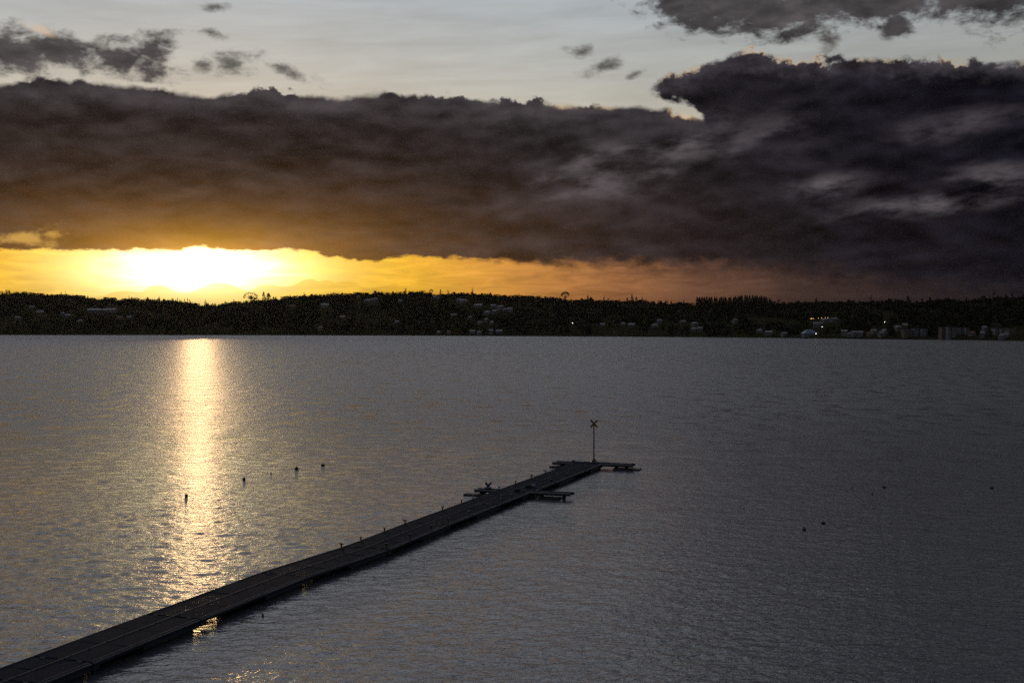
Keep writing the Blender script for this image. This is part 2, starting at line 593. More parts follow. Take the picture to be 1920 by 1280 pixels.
def lake():
    rng = np.random.default_rng(5)
    # wave trains: wavelength, direction, phase
    K = []
    for lam, n, slope in ((3.6, 5, 0.008), (2.0, 7, 0.016), (1.25, 10, 0.036), (0.85, 12, 0.048), (0.6, 14, 0.056)):
        for _ in range(n):
            l = lam * rng.uniform(0.8, 1.25)
            th = R(-100) + rng.normal(0, 0.60)
            k = 2 * math.pi / l
            K.append((k * math.cos(th), k * math.sin(th), rng.uniform(0, 6.283), slope * math.sqrt(2.0 / n) / k))
    nc = 640
    t = np.linspace(-0.56, 0.56, nc)
    ys = [38.0]
    while ys[-1] < 900:
        y = ys[-1]
        ys.append(y + max(0.16, 0.0034 * y if y < 160 else 0.0034 * 160 + (y - 160) * 0.012))
    ys = np.array(ys)
    Yg, T = np.meshgrid(ys, t, indexing='ij')
    Xg = Yg * T
    Z = np.zeros_like(Xg)
    dyl = np.gradient(ys)[:, None]
    dxl = Yg * (t[1] - t[0])
    for kx, ky, ph, A in K:
        # fade a train out where the mesh is too coarse to carry it
        fade = np.clip(1.6 - 0.55 * (abs(ky) * dyl + abs(kx) * dxl) / 1.0, 0, 1)
        Z += A * fade * np.sin(kx * Xg + ky * Yg + ph)
    patch = 0.75 + 0.35 * np.sin(Xg * 0.031 + 1.3 + 0.8 * np.sin(Yg * 0.017)) * np.sin(Yg * 0.021 + Xg * 0.011)
    edge = np.clip((0.56 - np.abs(T)) / 0.04, 0, 1) * np.clip((Yg - 38) / 4, 0, 1) * np.clip((900 - Yg) / 200, 0, 1)
    Z *= patch * edge
    nr = len(ys)
    V = np.stack([Xg, Yg, Z], -1).reshape(-1, 3)
    i = np.arange(nr - 1)[:, None] * nc + np.arange(nc - 1)[None, :]
    Fq = np.stack([i, i + 1, i + nc + 1, i + nc], -1).reshape(-1, 4)
    # calm margins beyond the fan, sharing its border
    base = len(V)
    y0, y1 = ys[0], ys[-1]
    ext = np.array([(-3600, 16, 0), (3600, 16, 0), (3600, 2500, 0), (-3600, 2500, 0)], float)
    V = np.vstack([V, ext])
    o = link_mesh('lake', V, Fq, M_WATER, smooth=True)
    bm = bmesh.new()
    bm.from_mesh(o.data)
    bm.verts.ensure_lookup_table()
    g = bm.verts
    A, B, C, D = g[0], g[nc - 1], g[base - 1], g[base - nc]
    e0, e1, e2, e3 = (g[base + k] for k in range(4))
    row0 = [g[k] for k in range(nc)]
    row1 = [g[base - nc + k] for k in range(nc)]
    c0 = [g[k * nc] for k in range(nr)]
    c1 = [g[k * nc + nc - 1] for k in range(nr)]
    bm.faces.new([e0, e1] + row0[::-1])
    bm.faces.new(row1 + [e2, e3])
    bm.faces.new([e0] + c0 + [e3])
    bm.faces.new([e1, e2] + c1[::-1])
    for f in bm.faces:
        f.smooth = True
    bm.normal_update()
    bm.to_mesh(o.data)
    bm.free()
    tag(o, kind='structure')
    return o


lake()

# ------------------------------------------------------------------ far shore
M_GROUND = simple('meadow_ground', (0.022, 0.021, 0.011), 0.95, vary=0.6, scale=0.02, spec=0.0)
M_LEAF = simple('leaf_broad', (0.020, 0.022, 0.010), 0.7, vary=0.5, scale=0.12, spec=0.03)
M_NEEDLE = simple('leaf_conifer', (0.013, 0.016, 0.009), 0.75, vary=0.4, scale=0.12, spec=0.03)
M_BARK = simple('bark', (0.07, 0.055, 0.042), 0.9, vary=0.4, scale=1.5)

WATERLINE = [(-900, 627), (0, 628), (500, 628.3), (800, 629), (1000, 630), (1150, 631), (1300, 632), (1450, 633.3), (1600, 635.2), (1750, 636.5), (1920, 639), (2300, 644), (2900, 652)]
SKYLINE = [(-900, 556), (-500, 540), (-200, 548), (0, 549), (35, 546), (88, 550), (115, 550), (150, 552), (172, 557), (190, 559), (212, 557), (224, 562), (230, 559), (250, 557),
           (272, 560), (300, 562), (322, 561), (345, 565), (360, 567), (375, 569), (410, 569), (422, 565), (450, 563), (470, 562), (500, 561), (517, 559), (547, 554), (560, 554),
           (588, 550), (603, 552), (630, 549), (655, 548), (673, 546), (685, 546), (692, 550), (705, 546), (730, 548), (762, 546), (783, 545), (803, 547), (819, 551), (842, 549),
           (874, 547), (896, 549), (933, 550), (949, 554), (975, 552), (988, 553), (1006, 554), (1024, 557), (1036, 555), (1052, 558), (1072, 563), (1083, 560), (1100, 561),
           (1127, 562), (1149, 562), (1163, 563), (1185, 563), (1212, 562), (1230, 565), (1247, 568), (1269, 566), (1294, 568), (1330, 567), (1400, 565), (1448, 566), (1473, 568),
           (1496, 565), (1527, 567), (1540, 564), (1559, 565), (1605, 565), (1613, 567), (1637, 565), (1667, 563), (1675, 567), (1698, 564), (1721, 566), (1745, 565), (1765, 560),
           (1792, 561), (1807, 565), (1823, 562), (1854, 560), (1870, 556), (1901, 557), (1920, 554), (2300, 545), (2900, 540)]
WL = np.array(WATERLINE, float)
SL = np.array(SKYLINE, float)
TREE_PX = 4.5     # height of the woods on the ridge, in picture pixels


def shore_y(px):
    return CAMZ / ((np.interp(px, WL[:, 0], WL[:, 1]) - HY) / F)


def terr(px, v):
    """point on the far land: px = bearing, v = 0 at the water's edge, 1 on the ridge"""
    px = np.asarray(px, float)
    v = np.asarray(v, float)
    s = shore_y(px)
    ridge = s + 330 + 70 * np.sin(px * 0.006) + 40 * np.sin(px * 0.017 + 1)
    k = np.exp(-0.5 * (np.arange(-12, 13) / 6.0) ** 2)
    k /= k.sum()
    sk = sum(w * np.interp(px + d, SL[:, 0], SL[:, 1]) for d, w in zip(np.arange(-12, 13), k)) + TREE_PX
    zr = CAMZ + (HY - sk) / F * ridge
    Y = s + (ridge - s) * np.minimum(v, 1.0) + np.maximum(v - 1, 0) * 500
    a = np.minimum(v, 1.0)
    prof = 0.03 + 0.97 * np.power(a, 0.85)
    z = np.where(v <= 0, -1.0 + 4 * v, zr * prof)
    z = z + np.where((v > 0) & (v < 1), np.sin(px * 0.021 + v * 5) * np.sin(v * 9 + px * 0.008) * 3.5 * np.sin(np.clip(v, 0, 1) * math.pi), 0)
    z = np.where(v > 1, zr * (1 - 0.55 * np.minimum((v - 1) / 1.2, 1)), z)
    z = np.where((v > 0) & (v <= 1), np.maximum(z, 0.25), z)
    Xw = (px - 960) / F * Y
    return Xw, Y, z


def project(p):
    d = Vector(p) - Vector((0, 0, CAMZ))
    c, s = math.cos(PITCH), math.sin(PITCH)
    depth = d.y * c - d.z * s
    up = d.y * s + d.z * c
    return 960 + F * d.x / depth, 640 - F * up / depth


def hills():
    px = np.arange(-900, 2901, 7.0)
    vs = np.concatenate([[-0.12, -0.04, 0.0, 0.01], np.linspace(0.05, 1, 16), [1.3, 1.8, 2.4]])
    P, Vv = np.meshgrid(px, vs, indexing='ij')
    x, y, z = terr(P, Vv)
    V = np.stack([x, y, z], -1).reshape(-1, 3)
    n, m = P.shape
    i = np.arange(n - 1)[:, None] * m + np.arange(m - 1)[None, :]
    Fq = np.stack([i, i + m, i + m + 1, i + 1], -1).reshape(-1, 4)
    o = link_mesh('far_hills', V, Fq, M_GROUND, smooth=True)
    tag(o, kind='structure')


hills()

# ground sheet under everything, and the bank the camera stands on
g = link_mesh('ground', [(-3900, -150, -3), (3900, -150, -3), (3900, 4200, -3), (-3900, 4200, -3)], [(0, 1, 2, 3)], M_GROUND)
tag(g, kind='structure')


def near_bank():
    xs = np.linspace(-120, 120, 49)
    prof = [(31, -2.0), (26, -0.3), (23, 0.4), (18, 3.2), (12, 7.0), (6, 10.6), (2, 12.2), (-8, 12.5), (-80, 12.6), (-120, 12.6), (-121, -2.5)]
    rng = np.random.default_rng(2)
    V, Fq = [], []
    for x in xs:
        for y, z in prof:
            V.append((x, y + rng.normal(0, 0.25), z + (rng.normal(0, 0.12) if 0 < z < 12 else 0)))
    m = len(prof)
    for a in range(len(xs) - 1):
        for c in range(m - 1):
            k = a * m + c
            Fq.append((k, k + 1, k + m + 1, k + m))
    o = link_mesh('near_bank', V, Fq, M_GROUND, smooth=True)
    tag(o, kind='structure')


near_bank()


# ------------------------------------------------------------------ trees


def leaf_quads(rng, pts, size):
    """one small bent leaf-clump face per point, random attitude"""
    n = len(pts)
    a = rng.normal(size=(n, 3))
    a /= np.linalg.norm(a, axis=1)[:, None]
    r = rng.normal(size=(n, 3))
    bvec = np.cross(a, r)
    bvec /= np.linalg.norm(bvec, axis=1)[:, None]
    s = (size * rng.uniform(0.55, 1.25, n))[:, None]
    q = np.stack([pts + (a + bvec * 0.2) * s * 0.5, pts + (bvec - a * 0.25) * s * 0.42, pts - (a + bvec * 0.15) * s * 0.5, pts - (bvec + a * 0.2) * s * 0.42], 1)
    return q.reshape(-1, 3), np.arange(4 * n).reshape(-1, 4)


def blob_pts(rng, blobs, n):
    w = np.array([b[3] * b[4] for b in blobs])
    idx = rng.choice(len(blobs), n, p=w / w.sum())
    d = rng.normal(size=(n, 3))
    d /= np.linalg.norm(d, axis=1)[:, None]
    rad = rng.uniform(0.35, 1.0, n) ** 0.5
    B = np.array(blobs, float)[idx]
    return B[:, :3] + d * rad[:, None] * np.stack([B[:, 3], B[:, 3], B[:, 4]], 1)


def broad_blobs(rng, h, w, lobes):
    out = [(0, 0, h * 0.50, w * 0.34, h * 0.36), (0, 0, h * 0.2, w * 0.36, h * 0.2)]
    for k in range(lobes):
        a = rng.uniform(0, 6.28)
        r = w * rng.uniform(0.12, 0.34)
        out.append((r * math.cos(a), r * math.sin(a), h * rng.uniform(0.16, 0.86), w * rng.uniform(0.12, 0.24), h * rng.uniform(0.09, 0.17)))
    return out


def conifer_pts(rng, h, w, n, top=0.0):
    t = rng.uniform(0, 1, n) ** 1.35
    tiers = np.round(t * 9) / 9 + rng.normal(0, 0.02, n)
    t = np.clip(0.6 * t + 0.4 * tiers, 0, 1)
    r = w * 0.5 * (1 - t) ** 0.85 * np.sqrt(rng.uniform(0.15, 1, n)) + 0.15
    a = rng.uniform(0, 6.28, n)
    return np.stack([r * np.cos(a), r * np.sin(a), h * (0.08 + 0.92 * t) - r * 0.25], 1)


PARTS = {}


def tree_proto(kind, seed):
    """returns (crown mesh, trunk mesh) of a tree standing on its origin"""
    rng = np.random.default_rng(seed)
    tb = BM()
    if kind == 'broad':
        h, w = 9.0, 9.0
        bl = broad_blobs(rng, h, w, 7)
        q = leaf_quads(rng, blob_pts(rng, bl, 230), 1.35)
        tb.tube((0, 0, -0.6), (0.1, 0, h * 0.5), 0.30, 0.14, 7)
        for b in bl[1:5]:
            tb.tube((0.05, 0, h * 0.3), b[:3], 0.14, 0.04, 5)
        m = M_LEAF
    elif kind == 'conifer':
        h, w = 13.0, 5.2
        q = leaf_quads(rng, conifer_pts(rng, h, w, 260), 1.1)
        tb.tube((0, 0, -0.6), (0, 0, h * 0.96), 0.24, 0.03, 6)
        for k in range(6):
            a = k * 1.1
            z = h * (0.2 + 0.1 * k)
            tb.tube((0, 0, z), (math.cos(a) * w * 0.3, math.sin(a) * w * 0.3, z - 0.3), 0.06, 0.02, 4)
        m = M_NEEDLE
    elif kind == 'eucalypt':
        h, w = 26.0, 27.0
        bl = []
        for k in range(15):
            a = math.pi * (0.05 + 0.9 * k / 14)
            rr = 1.0 + rng.normal(0, 0.05)
            bl.append((-math.cos(a) * w * 0.42 * rr, rng.normal(0, 3.0), h * (0.42 + 0.48 * math.sin(a) * rr), w * rng.uniform(0.055, 0.085), h * rng.uniform(0.05, 0.085)))
        for k in range(16):
            bl.append((rng.uniform(-6, 9), rng.normal(0, 4), h * rng.uniform(0.08, 0.74 if k < 5 else 0.5), w * 0.12, h * 0.10))
        q = leaf_quads(rng, blob_pts(rng, bl, 760), 1.7)
        tb.tube((0, 0, -1), (0.6, 0, h * 0.34), 0.9, 0.6, 8)
        for b in bl[:15:1]:
            tb.tube((0.6, 0, h * 0.33), b[:3], 0.34, 0.08, 5)
        m = M_LEAF
    elif kind == 'umbrella':
        h, w = 15.0, 14.0
        bl = []
        for k in range(11):
            a = math.pi * k / 10
            bl.append((-math.cos(a) * w * 0.40, rng.normal(0, 1.6), h * (0.55 + 0.36 * math.sin(a)), w * rng.uniform(0.07, 0.11), h * rng.uniform(0.07, 0.11)))
        for k in range(5):
            bl.append((rng.uniform(-3, 3), rng.normal(0, 2), h * rng.uniform(0.68, 0.88), w * 0.12, h * 0.07))
        q = leaf_quads(rng, blob_pts(rng, bl, 360), 1.15)
        tb.tube((0, 0, -1), (0, 0, h * 0.30), 0.55, 0.42, 7)
        for b in bl[:11]:
            tb.tube((0, 0, h * 0.28), (b[0], b[1], b[2]), 0.24, 0.07, 5)
        m = M_LEAF
    elif kind == 'bare':
        h, w = 10.0, 9.0
        pts = []
        tb.tube((0, 0, -0.6), (0, 0, h * 0.45), 0.26, 0.18, 6)
        for k in range(9):
            a = rng.uniform(0, 6.28)
            e = Vector((math.cos(a) * rng.uniform(1.5, 4), math.sin(a) * 2, h * rng.uniform(0.6, 1.0)))
            tb.tube((0, 0, h * rng.uniform(0.3, 0.45)), e, 0.14, 0.05, 4)
            for j in range(5):
                pts.append(e + Vector(rng.normal(0, 0.7, 3)))
        q = leaf_quads(rng, np.array(pts), 0.55)
        m = M_LEAF
    me = link_mesh('crown', np.asarray(q[0]), q[1], m)
    tr = tb.build('trunk', M_BARK)
    a, b = me.data, tr.data
    bpy.data.objects.remove(me)
    bpy.data.objects.remove(tr)
    return a, b


PROTO = {'broad': [tree_proto('broad', s) for s in (1, 2, 3, 4)], 'conifer': [tree_proto('conifer', s) for s in (11, 12, 13)],
         'eucalypt': [tree_proto('eucalypt', 21)], 'umbrella': [tree_proto('umbrella', 31), tree_proto('umbrella', 32)], 'bare': [tree_proto('bare', 41)]}
SIZE = {'broad': (9.0, 9.0), 'conifer': (13.0, 5.2), 'eucalypt': (26.0, 27.0), 'umbrella': (15.0, 14.0), 'bare': (10.0, 9.0)}
RT = random.Random(4)


def add_tree(name, kind, px, top, wpx, label, group=None, v=None, rz=None, cat='tree'):
    """tree at bearing px whose top shows at picture row `top`, wpx pixels wide"""
    v = RT.uniform(0.90, 1.0) if v is None else v
    x, y, z = (float(q) for q in terr(px, v))
    zt = at(px, top, y).z
    h = max(zt - z, 3.0)
    w = wpx / F * y
    H, Wd = SIZE[kind]
    ca, tr = RT.choice(PROTO[kind])
    e = empty(name, (x, y, z), RT.uniform(0, 6.28) if rz is None else rz)
    e.scale = (w / Wd, w / Wd, h / H)
    for nm, me in (('crown', ca), ('trunk', tr)):
        o = bpy.data.objects.new(nm, me)
        COL.objects.link(o)
        o.parent = e
    tag(e, label, cat, group)
    return e


# trees that stand out on the skyline
add_tree('eucalyptus_tree', 'eucalypt', 470, 547, 31, 'big open-crowned eucalyptus with sky showing through, under the setting sun', v=0.97, rz=0.0)
add_tree('conifer_tree', 'conifer', 494.5, 546.5, 10, 'slim pointed conifer between the big open-crowned eucalyptus and a broader conifer', v=1.0)
add_tree('conifer_tree', 'conifer', 503.5, 549, 17, 'broad pointed conifer on the slope next to the big open-crowned eucalyptus', v=0.98)
add_tree('conifer_tree', 'conifer', 517, 556, 5, 'tiny spire conifer in a dip of the ridge below the far peaks', v=1.0)
add_tree('umbrella_tree', 'umbrella', 1060, 546, 17, 'lone dome-crowned tree with bare forked limbs standing clear of the ridge', v=1.0, rz=0.0)
add_tree('umbrella_tree', 'umbrella', 809, 542, 8, 'small dome-crowned tree with see-through limbs on the highest ridge', v=1.0, rz=0.4)
add_tree('narrow_tree', 'conifer', 826, 542, 6, 'narrow columnar tree standing alone on the highest ridge', v=1.0)
add_tree('conifer_tree', 'conifer', 1102, 553, 7, 'single pointed conifer between the lone dome-crowned tree and a bare tree', v=1.0)
add_tree('bare_tree', 'bare', 1141, 557.5, 8, 'thin leafless tree with forked branches on the ridge', v=1.0)
for px, top, w in ((1176, 557.5, 7), (1185, 551.5, 9), (1193, 556, 8)):
    add_tree('conifer_tree', 'conifer', px, top, w, 'tall conifer in the clump of three that rises above the ridge', 'clump of three conifers', v=1.0)
add_tree('conifer_tree', 'conifer', 1204, 556.5, 5, 'small slim conifer just beside the clump of three', v=1.0)
add_tree('round_tree', 'broad', 1843, 552.5, 16, 'large rounded tree topping the dark ridge above the lakeside apartment blocks', v=1.0)
for px, top, w in ((3, 545.5, 6), (12, 543, 5), (17, 543.5, 5)):
    add_tree('small_tree', 'umbrella', px, top, w, 'small open tree standing up on the ridge beyond the golden gap', 'small open trees on the left ridge', v=1.0)
for px in (325, 329.5, 333, 337, 346, 352, 356):
    add_tree('young_conifer', 'conifer', px, 558.5 + RT.uniform(-1, 3), 3.2, 'thin young conifer in the little row right under the sun', 'row of young conifers under the sun', v=1.0)
add_tree('small_tree', 'broad', 277, 555.5, 6, 'small tree standing up at the end of the hedge line by the sun', v=1.0)

# block plantation of conifers
for k in range(64):
    px = 1308 + 138 * (k % 32) / 31 + RT.uniform(-1.5, 1.5)
    top = np.interp(px, [1307, 1325, 1346, 1371, 1399, 1424, 1441, 1448], [556.5, 555, 557, 556.5, 552.5, 553, 557, 563]) + RT.uniform(-0.4, 2.4)
    add_tree('plantation_conifer', 'conifer', px, top, 8.5, 'conifer in the dense square-edged plantation block on the ridge', 'plantation conifers', v=(1.0 if k < 32 else 0.90))

# ordinary trees along the whole ridge
x = -40.0
while x < 1970:
    sk = np.interp(x, SL[:, 0], SL[:, 1])
    if not 1303 < x < 1450 and not 372 < x < 414 and not 456 < x < 510:
        con = RT.random() < 0.1
        w = RT.uniform(4, 6) if con else RT.uniform(11, 22)
        add_tree('ridge_conifer' if con else 'ridge_tree', 'conifer' if con else 'broad', x, sk - (RT.uniform(0, 2.5) if con else RT.uniform(-2.5, 1.8)), w,
                 'small pointed conifer among the trees lining the far ridge' if con else 'dark rounded tree in the line along the far ridge',
                 'pointed trees along the far ridge' if con else 'rounded trees along the far ridge', v=RT.uniform(0.96, 1.0))
    x += RT.uniform(7.0, 13.0)

# ------------------------------------------------------------------ houses on the far slope
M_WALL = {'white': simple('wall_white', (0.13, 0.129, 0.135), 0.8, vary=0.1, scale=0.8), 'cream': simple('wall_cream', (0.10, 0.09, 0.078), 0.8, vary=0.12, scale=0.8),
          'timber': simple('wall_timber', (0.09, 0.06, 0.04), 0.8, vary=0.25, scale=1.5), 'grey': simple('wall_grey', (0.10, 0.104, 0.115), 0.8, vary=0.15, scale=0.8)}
M_ROOF = {'slate': simple('roof_slate', (0.10, 0.10, 0.11), 0.6, vary=0.2, scale=1.0), 'tin': simple('roof_tin', (0.12, 0.122, 0.128), 0.6, vary=0.12, scale=0.6, metal=0.2),
          'red': simple('roof_red', (0.10, 0.035, 0.028), 0.7, vary=0.2, scale=1.0), 'blue': simple('roof_blue', (0.06, 0.11, 0.16), 0.5, vary=0.15, scale=1.0)}
M_GLASS = simple('window_glass', (0.03, 0.035, 0.045), 0.08, vary=0.1, scale=1.0, spec=0.8)
M_FRAME = simple('window_frame', (0.20, 0.20, 0.20), 0.6, vary=0.1)
M_DOOR = simple('door_paint', (0.12, 0.07, 0.04), 0.6, vary=0.2)


def house_parts(e, L, Dp, H, RH, wall, roof, hip=False, floors=1):
    """a house with its front (windows, door) facing -Y"""
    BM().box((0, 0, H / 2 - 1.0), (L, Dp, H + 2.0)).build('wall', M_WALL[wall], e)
    ov = 0.5
    x0, y0 = L / 2 + ov, Dp / 2 + ov
    rx = x0 - (y0 * 0.9 if hip else 0)
    t = 0.22
    vs = [(-x0, -y0, H - 0.15), (x0, -y0, H - 0.15), (x0, y0, H - 0.15), (-x0, y0, H - 0.15), (-rx, 0, H + RH), (rx, 0, H + RH)]
    ro = BM().poly(vs, [(0, 1, 5, 4), (2, 3, 4, 5), (0, 4, 3), (1, 2, 5), (3, 2, 1, 0)]).build('roof', M_ROOF[roof], e)
    if not hip:
        BM().box((L * 0.22, Dp * 0.12, H + RH * 0.85), (0.7, 0.7, 1.5)).build('chimney', M_WALL['cream'], ro)
    n = max(2, int(L / 3.4))
    for f in range(floors):
        for k in range(n):
            xk = -L / 2 + L * (k + 0.5) / n
            z = H / floors * (f + 0.55)
            if f == 0 and k == n // 2:
                BM().box((xk, -Dp / 2 - 0.03, 1.05), (1.0, 0.08, 2.1)).build('door', M_DOOR, e)
                continue
            w = BM().box((xk, -Dp / 2 - 0.02, z), (1.5, 0.06, 1.3)).build('window', M_FRAME, e)
            BM().box((xk, -Dp / 2 - 0.06, z), (1.26, 0.04, 1.06)).build('pane', M_GLASS, w)


def house_proto(L, Dp, H, RH, wall, roof, **kw):
    e = empty('house')
    house_parts(e, L, Dp, H, RH, wall, roof, **kw)
    return e


HP = {'white_tin': house_proto(10, 7, 3.2, 2.2, 'white', 'tin'), 'white_slate': house_proto(11, 8, 5.4, 2.4, 'white', 'slate', floors=2),
      'cream_red': house_proto(10, 8, 3.2, 2.6, 'cream', 'red'), 'timber_tin': house_proto(9, 7, 3.0, 2.6, 'timber', 'tin'),
      'grey_slate': house_proto(12, 8, 5.2, 2.2, 'grey', 'slate', floors=2), 'long_tin': house_proto(22, 10, 4.0, 1.8, 'grey', 'tin'),
      'white_hip': house_proto(12, 9, 3.4, 2.4, 'white', 'slate', hip=True), 'cream_hip': house_proto(13, 9, 5.6, 2.2, 'cream', 'slate', hip=True, floors=2)}
KEEP = []
VT = np.linspace(0.005, 1.0, 400)


def place(px, py):
    """spot on the far slope that shows at picture point (px, py)"""
    X_, Y_, Z_ = terr(np.full_like(VT, px), VT)
    rows = HY - (Z_ - CAMZ) / Y_ * F
    k = int(np.argmin(np.abs(rows - py)))
    return Vector((X_[k], Y_[k], Z_[k])), VT[k]


LOOK = {'white_tin': 'white single-storey house with pale tin roof', 'white_slate': 'white two-storey house with dark slate roof', 'cream_red': 'cream house with red gabled roof',
        'timber_tin': 'brown timber cabin with pale tin roof', 'grey_slate': 'grey two-storey house with dark roof', 'long_tin': 'long low shed with pale tin roof',
        'white_hip': 'white bungalow with dark hipped roof', 'cream_hip': 'cream two-storey house with dark hipped roof'}
used = set()


def add_house(kind, px, py, where, wpx=None, rz=None):
    p, v = place(px, py)
    src = HP[kind]
    if kind in used:
        e = copy_tree(src)
    else:
        e = src
        used.add(kind)
    e.location = p
    e.rotation_euler = (0, 0, RT.uniform(-0.5, 0.5) if rz is None else rz)
    if wpx:
        L = {'white_tin': 10, 'white_slate': 11, 'cream_red': 10, 'timber_tin': 9, 'grey_slate': 12, 'long_tin': 22, 'white_hip': 12, 'cream_hip': 13}[kind]
        s = wpx / F * p.y / L
        e.scale = (s, max(s, 0.8), max(0.75, min(s, 1.15)))
    tag(e, LOOK[kind] + ' ' + where, 'house', 'houses on the far shore')
    KEEP.append((px, py, (wpx or 10) * 0.6 + 2))
    return e


A1 = 'on the golden-lit wooded slope'
A2 = 'in the hamlet below the highest ridge'
A3 = 'on the waterfront below the hamlet'
A4 = 'on the dark wooded shore'
A5 = 'near the blue-roofed hall'
A6 = 'among the lakeside apartment blocks'
for a in [('white_tin', 60, 578, A1, 9), ('timber_tin', 75, 589, A1, 12), ('white_hip', 118, 590, A1, 8), ('long_tin', 128, 594, A1, 9), ('long_tin', 183, 586, A1, 34), ('white_tin', 210, 585, A1, 18),
          ('cream_red', 226, 598, A1, 10), ('white_tin', 242, 597, A1, 9), ('cream_hip', 33, 600, A1, 10), ('white_hip', 150, 604, A1, 9),
          ('cream_red', 548, 577, A1, 9), ('white_tin', 610, 576, A1, 14), ('timber_tin', 643, 597, A1, 9), ('white_hip', 690, 567, A1, 14), ('white_slate', 702, 567, A1, 12), ('cream_red', 672, 559, A1, 7),
          ('white_tin', 751, 566, A1, 7), ('cream_hip', 601, 619, A1, 8), ('white_tin', 745, 606, A1, 7),
          ('white_slate', 816, 561, A2, 7), ('white_tin', 821, 561, A2, 5), ('cream_hip', 861, 567, A2, 12), ('white_hip', 870, 567, A2, 14), ('long_tin', 898, 575.5, A2, 16), ('timber_tin', 850, 594, A2, 10),
          ('grey_slate', 925, 577.5, A2, 10), ('white_slate', 938, 580, A2, 11), ('white_hip', 914, 588, A2, 11), ('grey_slate', 927, 588, A2, 7), ('cream_red', 933, 585, A2, 7), ('white_tin', 946, 583, A2, 5),
          ('white_slate', 956, 584, A2, 9), ('cream_hip', 912, 604, A2, 6), ('timber_tin', 881, 598, A2, 6), ('white_tin', 900, 607, A2, 8), ('white_hip', 922, 607, A2, 8),
          ('white_tin', 886, 624, A3, 10), ('white_hip', 899, 626, A3, 7), ('white_slate', 921, 625, A3, 8), ('long_tin', 936, 624, A3, 12), ('cream_red', 842, 626, A3, 7), ('timber_tin', 823, 626, A3, 6),
          ('white_tin', 1130, 611, A4, 8), ('white_hip', 1168, 610, A4, 10), ('long_tin', 1185, 612, A4, 12), ('white_hip', 1228, 613, A4, 12), ('grey_slate', 1236, 606, A4, 8),
          ('cream_hip', 1303, 612, A4, 10), ('white_hip', 1301, 620, A4, 10), ('grey_slate', 1312, 621, A4, 9), ('timber_tin', 1280, 606, A4, 9),
          ('white_slate', 1378, 606, A5, 6), ('white_hip', 1424, 623, A5, 12), ('long_tin', 1442, 627, A5, 14), ('white_tin', 1470, 629, A5, 10), ('grey_slate', 1532, 613, A5, 14), ('cream_hip', 1548, 606, A5, 12),
          ('grey_slate', 1563, 604, A5, 12), ('white_slate', 1583, 628, A5, 11), ('white_hip', 1594, 630, A5, 10), ('white_slate', 1602, 630, A5, 10), ('grey_slate', 1614, 630, A5, 9),
          ('white_tin', 1638, 624, A5, 9), ('cream_red', 1631, 630, A5, 10), ('white_hip', 1659, 624, A5, 9), ('grey_slate', 1652, 631, A5, 9), ('cream_hip', 1684, 620, A5, 10),
          ('white_slate', 1845, 622, A6, 7), ('cream_red', 1822, 629, A6, 8), ('grey_slate', 1842, 632, A6, 8), ('white_hip', 1878, 634, A6, 10), ('white_tin', 1886, 632, A6, 9), ('timber_tin', 1697, 613, A6, 9)]:
    w = a[3]
    if w is A1:
        w = 'near the long pale shed' if a[1] < 260 else 'between the eucalyptus and the highest ridge'
        if 680 < a[1] < 710:
            w = 'in the pair just below the skyline trees'
    elif w is A2 and a[2] < 570:
        w = 'at the top of the hillside hamlet'
    elif w is A2 and a[2] > 592:
        w = 'at the foot of the hillside hamlet'
    elif w is A5:
        w = 'on the waterfront short of the blue-roofed hall' if a[1] < 1500 else 'under the orange lamp row' if a[1] < 1570 else 'between the blue-roofed hall and the apartments'
    elif w is A4 and a[2] > 611.5:
        w = 'low on the dark wooded shore'
    add_house(a[0], a[1], a[2], w, a[4])
for k, o in HP.items():
    if k not in used:
        for ch in list(o.children_recursive):
            bpy.data.objects.remove(ch)
        bpy.data.objects.remove(o)

# blue-roofed hall by the water
p, v = place(1518, 629)
e = empty('blue_roofed_hall', p, 0.1)
house_parts(e, 30 / F * p.y - 2, 11, 2.6, 4.2, 'grey', 'blue', hip=True)
tag(e, 'broad waterside hall under a blue hipped roof', 'hall')
KEEP.append((1518, 629, 18))


def apartments(px, py, wpx, hpx, wall, label, floors):
    p, v = place(px, py)
    w, h = wpx / F * p.y, hpx / F * p.y
    e = empty('apartment_block', p, 0.05)
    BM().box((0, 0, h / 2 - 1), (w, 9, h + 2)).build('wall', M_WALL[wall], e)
    BM().box((0, 0, h + 0.2), (w + 0.6, 9.6, 0.4)).build('roof', M_ROOF['slate'], e)
    n = max(2, int(w / 2.2))
    for f in range(floors):
        for k in range(n):
            c = (-w / 2 + w * (k + 0.5) / n, -4.52, h / floors * (f + 0.5))
            wn = BM().box(c, (1.15, 0.08, h / floors * 0.56)).build('window', M_FRAME, e)
            BM().box((c[0], c[1] - 0.05, c[2]), (0.95, 0.04, h / floors * 0.46)).build('pane', M_GLASS, wn)
    tag(e, label, 'apartments', 'apartment blocks on the lake shore')
    KEEP.append((px, py, wpx * 0.7 + 2))


